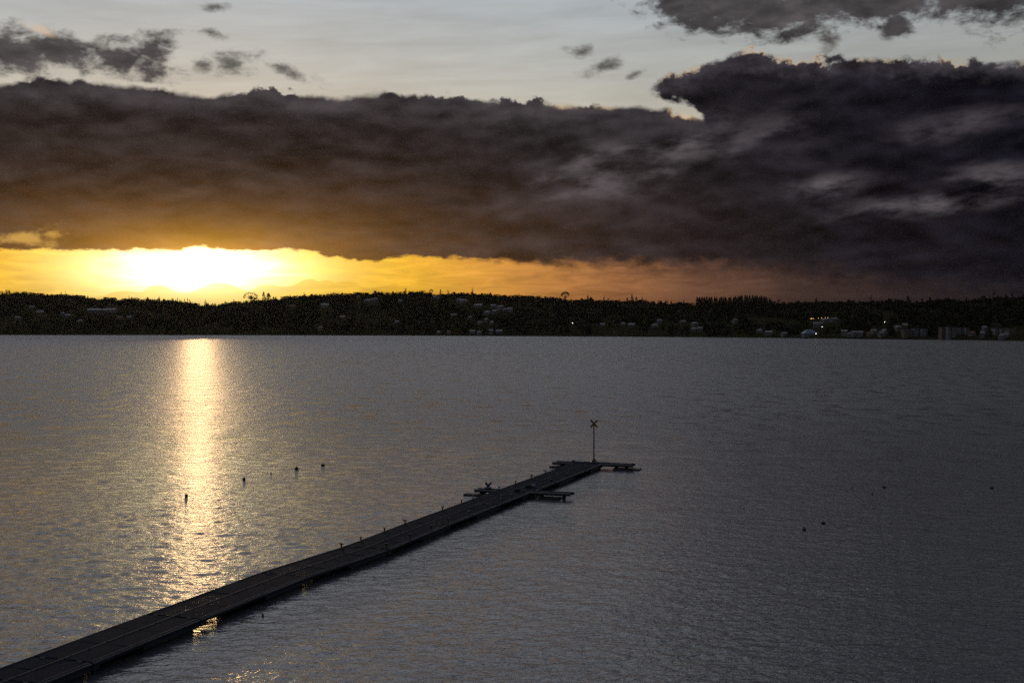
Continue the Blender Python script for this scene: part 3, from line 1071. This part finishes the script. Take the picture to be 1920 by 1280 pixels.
for a in [(1700, 631, 16, 13, 'timber', 'brown four-storey apartment block at the start of the lakeside row', 4), (1716, 629, 9, 13, 'grey', 'grey apartment block behind the brown one in the lakeside row', 4),
          (1731, 629, 10, 12, 'grey', 'low grey apartment block between the brown blocks of the row', 3),
          (1767, 633, 9, 19, 'timber', 'tall brown apartment block against a pale one', 5), (1777.5, 633, 7, 19, 'white', 'tall pale apartment block, brightest of the lakeside row', 5),
          (1786.5, 631, 6, 17, 'white', 'narrow pale apartment block next to the brightest one', 5), (1800, 626, 8, 11, 'grey', 'grey apartment block with blue-grey front, behind a gap of trees', 3),
          (1811, 626, 7, 11, 'grey', 'grey apartment block twinned with the blue-grey one', 3), (1866, 627, 8, 11, 'white', 'pale square apartment block past the trees of the row', 3),
          (1877, 627, 7, 10, 'grey', 'small grey apartment block joined to the pale square one', 3), (1893, 629, 10, 12, 'timber', 'dark apartment block closing the lakeside row', 3)]:
    apartments(*a)

# ------------------------------------------------------------------ lit street lamps of the town


def glow_mat(name, col, s):
    m, b, p, out = mat(name)
    p.inputs['Base Color'].default_value = (0.8, 0.8, 0.8, 1)
    p.inputs['Emission Color'].default_value = col
    p.inputs['Emission Strength'].default_value = s
    return m


M_LAMP_W = glow_mat('lamp_glow_white', (1.0, 0.95, 0.85, 1), 4)
M_LAMP_O = glow_mat('lamp_glow_orange', (1.0, 0.55, 0.18, 1), 3)
M_POLE = simple('lamp_pole', (0.08, 0.08, 0.08), 0.6)


def street_lamp(px, py, glow, label, r=0.45):
    p, v = place(px, py + 6)
    top = at(px, py, p.y).z
    e = empty('street_lamp', p)
    BM().tube((0, 0, -0.5), (0, 0, top - p.z), 0.09, 0.06, 6).build('pole', M_POLE, e)
    BM().tube((0, 0, top - p.z), (0, -1.0, top - p.z + 0.1), 0.05, 0.05, 5).build('arm', M_POLE, e)
    BM().ball((0, -1.1, top - p.z), r, 0.7, 8, 6).build('lamp_head', glow, e)
    tag(e, label, 'street lamp', 'lit lamps on the far shore')
    KEEP.append((px, py + 6, 4))


for px in (1519, 1521.5, 1525, 1534, 1540, 1547, 1551.5):
    street_lamp(px, 597.3 - (px - 1519) * 0.06, M_LAMP_O, 'orange street lamp in the lit row above the blue-roofed hall', 0.5 if px == 1521.5 else 0.3)
street_lamp(1541, 612.5, M_LAMP_W, 'white street lamp between the orange lamp row and the blue-roofed hall', 0.42)
street_lamp(1515.5, 622.5, M_LAMP_W, 'white lamp shining over the roof of the blue-roofed hall', 0.36)
street_lamp(1529.5, 625.5, M_LAMP_W, 'bright white lamp at the end of the blue-roofed hall', 0.48)
street_lamp(1073.5, 605.5, M_LAMP_W, 'single white lamp alone in the dark woods below the dome-crowned tree', 0.5)
street_lamp(1658, 603.5, M_LAMP_W, 'white lamp on the slope above the lakeside apartment blocks', 0.42)

# ------------------------------------------------------------------ woods covering the slope: a mass nobody could count


def woods():
    rng = np.random.default_rng(77)
    kinds = []
    for s in range(6):
        r2 = np.random.default_rng(100 + s)
        if s < 4:
            bl = broad_blobs(r2, 9.0, 9.0, 5)
            kinds.append(leaf_quads(r2, blob_pts(r2, bl, 46), 2.7)[0])
        else:
            kinds.append(leaf_quads(r2, conifer_pts(r2, 12.0, 5.5, 46), 2.0)[0])
    VV, n = [], 0
    for k in range(5400):
        px = rng.uniform(-60, 1980)
        v = rng.uniform(0.012, 1.0) if k < 4300 else rng.uniform(0.93, 1.0)
        x, y, z = (float(q) for q in terr(px, v))
        row = HY - (z - CAMZ) / y * F
        clear = math.sin(px * 0.013 + 2) * math.sin(v * 7 + px * 0.004) + 0.4 * math.sin(px * 0.05 + v * 13)
        if clear > 0.62 and v < 0.93:
            continue
        sc = rng.uniform(0.65, 1.25)
        if v > 0.9:
            sc *= 0.5
        hpx = 9 * sc / y * F
        if any(abs(px - a) < hw + 3 and b - 2 < row < b + hpx + 1 for a, b, hw in KEEP):
            continue
        t = kinds[rng.integers(0, 4) if rng.random() < 0.8 else rng.integers(4, 6)]
        a = rng.uniform(0, 6.28)
        c, s = math.cos(a), math.sin(a)
        q = t * np.array([sc, sc, sc * rng.uniform(0.8, 1.2)])
        q = np.stack([q[:, 0] * c - q[:, 1] * s + x, q[:, 0] * s + q[:, 1] * c + y, q[:, 2] + z - 0.8], 1)
        VV.append(q)
    V = np.concatenate(VV)
    o = link_mesh('woodland', V, np.arange(len(V)).reshape(-1, 4), M_LEAF)
    tag(o, 'dark woodland covering the slopes of the far shore', 'woodland', kind='stuff')


woods()

# ------------------------------------------------------------------ floating dock
DECK = 0.52


def tread_material():
    """dark perforated tread plate"""
    m, b, p, out = mat('tread_plate')
    co = coords(b)
    sp = b.new('ShaderNodeSeparateXYZ')
    b.put(sp.inputs[0], co)
    x, y, z = (X(b, sp.outputs[i]) for i in range(3))
    n = b.noise(co, 1.3, 6, 0.65)
    stain = b.noise(b.vec(x * 0.35, y * 0.5, 2.0), 1.0, 5, 0.6)
    base = b.mix(n, (0.010, 0.014, 0.021, 1), (0.024, 0.030, 0.041, 1))
    base = b.mix(b.smooth(0.56, 0.72, stain), base, (0.060, 0.060, 0.064, 1))
    b.put(p.inputs['Base Color'], base)
    b.put(p.inputs['Roughness'], 0.7 + n * 0.25)
    p.inputs['Specular IOR Level'].default_value = 0.012
    # round studs punched in a staggered grid
    sx = b.math('FRACT', x / 0.14) - 0.5
    sy = b.math('FRACT', y / 0.11) - 0.5
    stud = b.smooth(0.40, 0.18, (sx * sx + sy * sy).sqrt())
    bp = b.new('ShaderNodeBump')
    bp.inputs['Distance'].default_value = 0.02
    b.put(bp.inputs['Height'], stud + n * 0.3)
    b.l.new(bp.outputs[0], p.inputs['Normal'])
    # open centres of the studs
    hole = b.math('LESS_THAN', (sx * sx + sy * sy).sqrt(), 0.15)
    tr = b.new('ShaderNodeBsdfTransparent')
    mx = b.new('ShaderNodeMixShader')
    b.put(mx.inputs[0], hole)
    b.l.new(p.outputs[0], mx.inputs[1])
    b.l.new(tr.outputs[0], mx.inputs[2])
    b.l.new(mx.outputs[0], out.inputs[0])
    return m


M_TREAD = tread_material()
M_STEEL = simple('galvanised_steel', (0.030, 0.034, 0.042), 0.6, metal=0.0, spec=0.2, vary=0.35, scale=1.2, bump=0.003)
M_STRIP = simple('seam_strip', (0.040, 0.040, 0.043), 0.7, metal=0.0, spec=0.08, vary=0.4, scale=2.0)
M_FLOAT = simple('float_plastic', (0.014, 0.014, 0.015), 0.6, vary=0.3, scale=1.0)
M_IRON = simple('cast_iron', (0.018, 0.017, 0.017), 0.6, vary=0.3, scale=6.0, bump=0.002)
M_RUBBER = simple('black_rubber', (0.014, 0.014, 0.015), 0.75, vary=0.3, scale=4.0)
M_BLUE = simple('blue_plastic', (0.05, 0.12, 0.24), 0.5, vary=0.3, scale=3.0)
M_YELLOW = simple('yellow_paint', (0.13, 0.08, 0.012), 0.55, vary=0.3, scale=5.0)
M_RUST = simple('rusty_pole', (0.035, 0.024, 0.015), 0.65, vary=0.4, scale=5.0)

MID = [on_level(a, b, DECK).xy for a, b in ((114.6, 1235.7), (323, 1155.5), (530.2, 1076.7), (686, 1026.5), (800.8, 981))]
d0 = (MID[1] - MID[0]).normalized()
END = on_level(1103, 867.5, DECK).xy
far = END - MID[4]
NODES = [MID[0] - d0 * 21.0, MID[0] - d0 * 13.0, MID[0] - d0 * 3.2] + MID + [MID[4] + far * k / 4 for k in (1, 2, 3)] + [END]
HW = 1.5
dock = empty('floating_dock', (NODES[0].x, NODES[0].y, 0))
tag(dock, 'long jointed floating dock of dark tread plates running out over the lake', 'dock')
INV = Matrix.Translation((-NODES[0].x, -NODES[0].y, 0))


def frame(a, b):
    """matrix in dock space: x along the dock, y to its left"""
    d = (b - a).normalized()
    ang = math.atan2(d.y, d.x)
    return INV @ Matrix.Translation((a.x, a.y, 0)) @ Matrix.Rotation(ang, 4, 'Z'), (b - a).length


def setm(o, m):
    o.matrix_local = m
    return o


RD = random.Random(9)
for i, (a, b) in enumerate(zip(NODES, NODES[1:])):
    m, L = frame(a, b)
    g = 0.08
    sec = BM()
    for s in (-1, 1):
        w0, w1 = (0.5, L - 4.4) if L > 6 else (0.0, 0.0)      # shallow bridge over the open bay behind each joint
        if w1:
            sec.box(((g + w0) / 2, s * (HW - 0.07), DECK - 0.19), (w0 - g, 0.14, 0.36), bevel=0.02)
            sec.box(((w0 + w1) / 2, s * (HW - 0.07), DECK - 0.10), (w1 - w0, 0.136, 0.18))
        sec.box(((max(w1, g) + L - g) / 2, s * (HW - 0.07), DECK - 0.19), (L - g - max(w1, g), 0.14, 0.36), bevel=0.02)
        sec.box((L / 2, s * (HW + 0.025), DECK - 0.07), (L - 2 * g, 0.05, 0.08))
    sec.box((g + 0.06, 0, DECK - 0.19), (0.12, 2 * HW - 0.29, 0.30))
    sec.box((L - g - 0.06, 0, DECK - 0.19), (0.12, 2 * HW - 0.29, 0.30))
    nb = max(2, int(L / 2.5))
    for k in range(1, nb):
        sec.box((L * k / nb, 0, DECK - 0.10), (0.10, 2 * HW - 0.29, 0.12))
    so = setm(sec.build('deck_section', M_STEEL, dock), m)
    # plates in two lanes, laid a little unevenly
    npl = max(2, round(L / 2.45))
    for k in range(npl):
        x0 = g + 0.02 + (L - 2 * g - 0.04) * k / npl
        x1 = g + 0.02 + (L - 2 * g - 0.04) * (k + 1) / npl
        for s in (-1, 1):
            w = HW - 0.17
            pl = BM().box((0, 0, 0), (x1 - x0 - 0.05, w, 0.035)).build('tread_plate', M_TREAD, so)
            pl.location = ((x0 + x1) / 2, s * (0.04 + w / 2), DECK - 0.012 + RD.uniform(-0.008, 0.010))
            pl.rotation_euler = (RD.uniform(-0.008, 0.008), RD.uniform(-0.006, 0.006), 0)
    st = BM().box((L / 2, 0, DECK + 0.008), (L - 0.2, 0.07, 0.03))
    for k in range(int(L / 1.2)):
        st.tube((0.6 + k * 1.2, 0, DECK + 0.02), (0.6 + k * 1.2, 0, DECK + 0.045), 0.03, 0.03, 6)
    st.build('seam_strip', M_STRIP, so)
    for s in (-1, 1):
        BM().box((L / 2, s * (HW - 0.10), DECK + 0.006), (L - 0.16, 0.05, 0.035)).build('edge_strip', M_STRIP, so)
    # hinge knuckles at the far joint
    for s in (-1, 0, 1):
        BM().tube((L, s * 0.9 - 0.12, DECK - 0.02), (L, s * 0.9 + 0.12, DECK - 0.02), 0.055, seg=8).build('hinge', M_IRON, so)
    # pontoons, with a gap of open water after each joint
    x0 = L - 4.2 if L > 6 else 0.4
    parts = 2 if L > 6 else 1
    for k in range(parts):
        a0 = x0 + (L - x0 - 0.3) * k / parts
        a1 = x0 + (L - x0 - 0.3) * (k + 1) / parts
        BM().box(((a0 + a1) / 2, 0, -0.08), (a1 - a0 - 0.06, 2 * HW - 0.25, 0.50), bevel=0.06).build('pontoon', M_FLOAT, so)

# cleats along both edges
LEFT = [(640, 1027.5), (679, 1014.5), (722, 997.5), (763.5, 983), (828, 957), (861.5, 944), (886.5, 936.5), (942, 919), (980, 908), (1003.5, 897), (1026, 887.5), (1043, 880), (1081.5, 868.5)]
RIGHT = [(726.5, 1028), (769.5, 1009.5), (809, 993), (839, 980), (873, 964.5), (905, 951), (929.5, 940.5), (957.5, 933.5), (983.5, 925), (1019.5, 913), (1042.5, 905), (1064, 893), (1081.5, 886), (1100, 879), (1118, 872)]


def along(p):
    """nearest place on the dock's centre line: segment, distance along it"""
    best = None
    for i, (a, b) in enumerate(zip(NODES, NODES[1:])):
        d = b - a
        t = max(0, min(1, (p - a).dot(d) / d.length_squared))
        q = (a + d * t - p).length
        if best is None or q < best[0]:
            best = (q, i, t * d.length)
    return best[1], best[2]


cl_me = None
for lst, side in ((LEFT, 1), (RIGHT, -1)):
    for px, py in lst:
        i, s = along(on_level(px, py, DECK).xy)
        m, L = frame(NODES[i], NODES[i + 1])
        s = max(0.2, min(L - 0.2, s))
        if cl_me is None:
            c = BM()
            c.box((0, 0, 0.015), (0.22, 0.14, 0.03), bevel=0.008)
            c.lathe((0, 0, 0.02), [(0.075, 0), (0.05, 0.05), (0.042, 0.16), (0.055, 0.23), (0.06, 0.255)], 10)
            c.tube((-0.15, 0, 0.275), (0.15, 0, 0.275), 0.042, seg=8)
            c.tube((0.14, 0, 0.275), (0.20, 0, 0.30), 0.040, 0.022, 8)
            c.tube((-0.14, 0, 0.275), (-0.20, 0, 0.30), 0.040, 0.022, 8)
            o = c.build('mooring_cleat', M_IRON, dock)
            cl_me = o.data
        else:
            o = bpy.data.objects.new('mooring_cleat', cl_me)
            COL.objects.link(o)
            o.parent = dock
        o.matrix_local = m @ Matrix.Translation((s, side * (HW - 0.22), DECK + 0.006)) @ Matrix.Rotation(RD.uniform(-0.5, 0.5) + 0.9, 4, 'Z') @ Matrix.Scale(1.0, 4)


def finger(p_in, p_out, width, float_from, float_to):
    """outrigger: two pipes carrying planks, on its own pontoon, hung from the dock"""
    d = p_out - p_in
    L = d.length
    m = INV @ Matrix.Translation((p_in.x, p_in.y, 0)) @ Matrix.Rotation(math.atan2(d.y, d.x), 4, 'Z')
    f = BM()
    for k in range(4):
        f.box((L * (k + 0.4) / 4, 0, DECK - 0.12), (0.10, width, 0.12))
    f.box((L - 0.75, 0, 0.18), (0.10, width * 0.8, 0.5))
    f.box((float_from + 0.2, 0, 0.18), (0.10, width * 0.8, 0.5))
    fo = setm(f.build('finger_pier', M_STEEL, dock), m)
    for s in (-1, 1):
        off = RD.uniform(-0.25, 0.05)
        t = BM()
        t.tube((-0.1, s * width / 2, DECK - 0.08), (L + off, s * width / 2, DECK - 0.06), 0.13, seg=14)
        t.tube((L + off - 0.002, s * width / 2, DECK - 0.06), (L + off + 0.03, s * width / 2, DECK - 0.06), 0.10, seg=14)
        t.build('pipe', M_IRON, fo)
    n = int(L / 0.42)
    for k in range(n):
        pl = BM().box((0, 0, 0), (0.37, width - 0.04, 0.04)).build('plank', M_TREAD, fo)
        pl.location = (0.2 + (L - 0.55) * k / (n - 1), 0, DECK + 0.035 + RD.uniform(-0.008, 0.012))
        pl.rotation_euler = (RD.uniform(-0.02, 0.02), 0, RD.uniform(-0.015, 0.015))
    BM().box(((float_from + float_to) / 2, 0, -0.06), (float_to - float_from, width + 0.1, 0.46), bevel=0.07).build('pontoon', M_FLOAT, fo)
    return fo, m, L


c1 = on_level(990, 921, DECK).xy
i1, s1 = along(c1)
dd = (NODES[i1 + 1] - NODES[i1]).normalized()
ax1 = NODES[i1] + dd * s1
lft, rgt = on_level(889, 918, DECK).xy, on_level(1071, 926, DECK).xy
axis = (rgt - lft).normalized()
f1, m1, L1 = finger(ax1 - axis * (HW - 0.1), ax1 - axis * (ax1 - lft).length, 0.9, 1.2, 2.9)
f2, m2, L2 = finger(ax1 + axis * (HW - 0.1), ax1 + axis * (rgt - ax1).length, 0.9, 0.8, 2.6)
lft, rgt = on_level(1038, 868.5, DECK).xy, on_level(1179, 873.7, DECK).xy
axis = (rgt - lft).normalized()
cen = END + dd * -0.2
f3, m3, L3 = finger(cen - axis * (HW - 0.1), cen - axis * (cen - lft).length, 1.2, 0.9, 2.4)
f4, m4, L4 = finger(cen + axis * (HW - 0.1), cen + axis * (rgt - cen).length, 1.2, 1.3, 3.9)
# cross deck closing the head of the dock
hd = BM().box((0, 0, DECK + 0.02), (1.3, 2 * HW + 0.3, 0.06), bevel=0.01)
hd.tube((0.66, -HW - 0.4, DECK - 0.08), (0.66, HW + 0.4, DECK - 0.08), 0.13, seg=14)
mm, LL = frame(NODES[-2], NODES[-1])
setm(hd.build('end_deck', M_TREAD, dock), mm @ Matrix.Translation((LL + 0.15, 0, 0)))

# double-horned bitt on the inner finger
b = BM()
b.box((0, 0, 0.06), (0.46, 0.30, 0.12), bevel=0.02)
b.box((0, 0, 0.24), (0.24, 0.22, 0.28), bevel=0.03)
b.tube((-0.06, 0, 0.34), (-0.30, 0, 0.56), 0.10, 0.07, 10)
b.tube((0.06, 0, 0.34), (0.24, 0, 0.55), 0.10, 0.08, 10)
bo = setm(b.build('mooring_bitt', M_IRON, dock), m1 @ Matrix.Translation((L1 * 0.44, 0.0, DECK + 0.05)))
BM().box((0, 0, 0.13), (0.52, 0.34, 0.10), bevel=0.02).build('bitt_collar', M_BLUE, bo)

# bits of gear lying on the deck
def capsule(bm_, L, r, z):
    bm_.tube((-L / 2, 0, z), (L / 2, 0, z), r, seg=12, caps=False)
    bm_.tube((L / 2, 0, z), (L / 2 + r * 0.7, 0, z), r, r * 0.45, 12)
    bm_.tube((-L / 2, 0, z), (-L / 2 - r * 0.7, 0, z), r, r * 0.45, 12)
    return bm_


p = on_level(970, 921.5, DECK)
e = empty('boat_fender', (p.x, p.y, DECK + 0.02), 0.9)
capsule(BM(), 0.42, 0.16, 0.15).build('body', M_RUBBER, e, smooth=False)
BM().tube((0.28, 0, 0.15), (0.40, 0, 0.17), 0.04, 0.03, 8).build('eyelet', M_IRON, e)
tag(e, 'stubby black boat fender lying on the deck before the finger pier', 'fender')
p = on_level(992, 914.5, DECK)
e = empty('boat_fender', (p.x, p.y, DECK + 0.02), 0.1)
capsule(BM(), 0.5, 0.15, 0.14).build('body', M_RUBBER, e)
BM().tube((0.24, 0, 0.14), (0.50, 0, 0.14), 0.165, 0.14, 12).build('end_cap', M_BLUE, e)
tag(e, 'black boat fender with a blue end lying on the deck past the finger pier', 'fender')

# ------------------------------------------------------------------ X mark at the head of the dock
p = on_level(1113.5, 866.8, DECK)
e = empty('cross_mark', (p.x, p.y, DECK + 0.045))
tag(e, 'yellow X-shaped mark on a tall thin pole at the head of the dock', 'sign')
pb = BM().poly([(-0.33, -0.33, 0), (0.33, -0.33, 0), (0.33, 0.33, 0), (-0.33, 0.33, 0), (-0.09, -0.09, 0.36), (0.09, -0.09, 0.36), (0.09, 0.09, 0.36), (-0.09, 0.09, 0.36)],
               [(3, 2, 1, 0), (0, 1, 5, 4), (1, 2, 6, 5), (2, 3, 7, 6), (3, 0, 4, 7), (4, 5, 6, 7)])
pb.build('base', M_IRON, e)
BM().tube((0, 0, 0.3), (0, 0, 3.85), 0.065, 0.058, 10).build('pole', M_RUST, e)
for k, ang in enumerate((R(46), R(-46))):
    ar = BM().box((0, 0, 0), (0.98, 0.03, 0.17), bevel=0.006).build('arm', M_YELLOW, e)
    ar.location = (0.0, -0.080 - 0.034 * k, 3.82)
    ar.rotation_euler = (0, ang, 0)
for z in (3.76, 3.88):
    BM().tube((0, -0.140, z), (0, 0.055, z), 0.018, seg=6).build('bolt', M_IRON, e)

# ------------------------------------------------------------------ mooring buoys
M_BUOY = simple('buoy_dark', (0.035, 0.026, 0.014), 0.5, vary=0.3, scale=5.0)
M_BUOY2 = simple('buoy_black', (0.014, 0.014, 0.015), 0.55, vary=0.3, scale=5.0)


def buoy(px, py, r, sz, m, label, group=None):
    r *= 0.86
    p = on_level(px, py, 0.0)
    e = empty('mooring_buoy', (p.x, p.y, 0.0), RD.uniform(0, 6))
    e.rotation_euler = (RD.uniform(-0.12, 0.12), RD.uniform(-0.12, 0.12), RD.uniform(0, 6))
    BM().ball((0, 0, r * sz * 0.55), r, sz, 16, 10).build('body', m, e, smooth=True)
    BM().lathe((0, 0, r * sz * 0.42), [(r * 1.0, 0), (r * 1.05, 0.02), (r * 1.05, 0.06), (r * 1.0, 0.08)], 16).build('band', M_RUBBER, e)
    c = BM()
    for k in range(8):
        a0, a1 = math.pi * k / 8, math.pi * (k + 1) / 8
        z0 = r * sz * 1.5
        c.tube((0.07 * math.cos(a0), 0, z0 + 0.08 * math.sin(a0)), (0.07 * math.cos(a1), 0, z0 + 0.08 * math.sin(a1)), 0.016, seg=5)
    c.build('mooring_eye', M_IRON, e)
    tag(e, label, 'buoy', group)


buoy(349.5, 931, 0.155, 1.25, M_BUOY, 'dark upright buoy in the middle of the glittering sun path')
buoy(457.5, 899.5, 0.17, 1.0, M_BUOY, 'brownish round buoy on the fringe of the sun path')
buoy(556, 880, 0.22, 0.95, M_BUOY2, 'black round buoy, roundest of the two just off the sun path')
buoy(605.5, 873, 0.24, 0.62, M_BUOY2, 'low flat-topped black buoy beside the round black one')
buoy(508, 888.7, 0.07, 1.0, M_BUOY2, 'tiny black float between the brownish buoy and the round black one')
buoy(493, 1154.5, 0.055, 0.7, M_BUOY2, 'tiny black float close in front of the dock')
buoy(1507.5, 993.5, 0.15, 0.9, M_BUOY2, 'round black buoy of the near pair on the dark open water')
buoy(1543.5, 981.5, 0.17, 0.6, M_BUOY2, 'flat black buoy of the near pair on the dark open water')
buoy(1657.5, 914, 0.20, 0.55, M_BUOY2, 'flat black buoy of the far pair on the dark open water')
buoy(1635.5, 927, 0.09, 0.8, M_BUOY2, 'tiny black float of the far pair on the dark open water')
buoy(1859.5, 915, 0.19, 0.5, M_BUOY2, 'lone flat black buoy far out on the dark open water')

# ------------------------------------------------------------------ haze
me = bpy.data.meshes.new('haze')
bmh = bmesh.new()
bmesh.ops.create_cube(bmh, size=1.0, matrix=Matrix.Translation((0, 2050, 53)) @ Matrix.Diagonal((8000, 4500, 114, 1)))
bmh.to_mesh(me)
bmh.free()
haze = bpy.data.objects.new('haze', me)
COL.objects.link(haze)
mh = bpy.data.materials.new('haze_air')
mh.use_nodes = True
nt = mh.node_tree
nt.nodes.clear()
ho = nt.nodes.new('ShaderNodeOutputMaterial')
pv = nt.nodes.new('ShaderNodeVolumePrincipled')
pv.inputs['Color'].default_value = (0.92, 0.92, 0.92, 1)
pv.inputs['Density'].default_value = 0.6e-5
pv.inputs['Anisotropy'].default_value = 0.70
nt.links.new(pv.outputs[0], ho.inputs['Volume'])
me.materials.append(mh)
tag(haze, 'pale evening haze in the air over the lake', 'haze', kind='stuff')
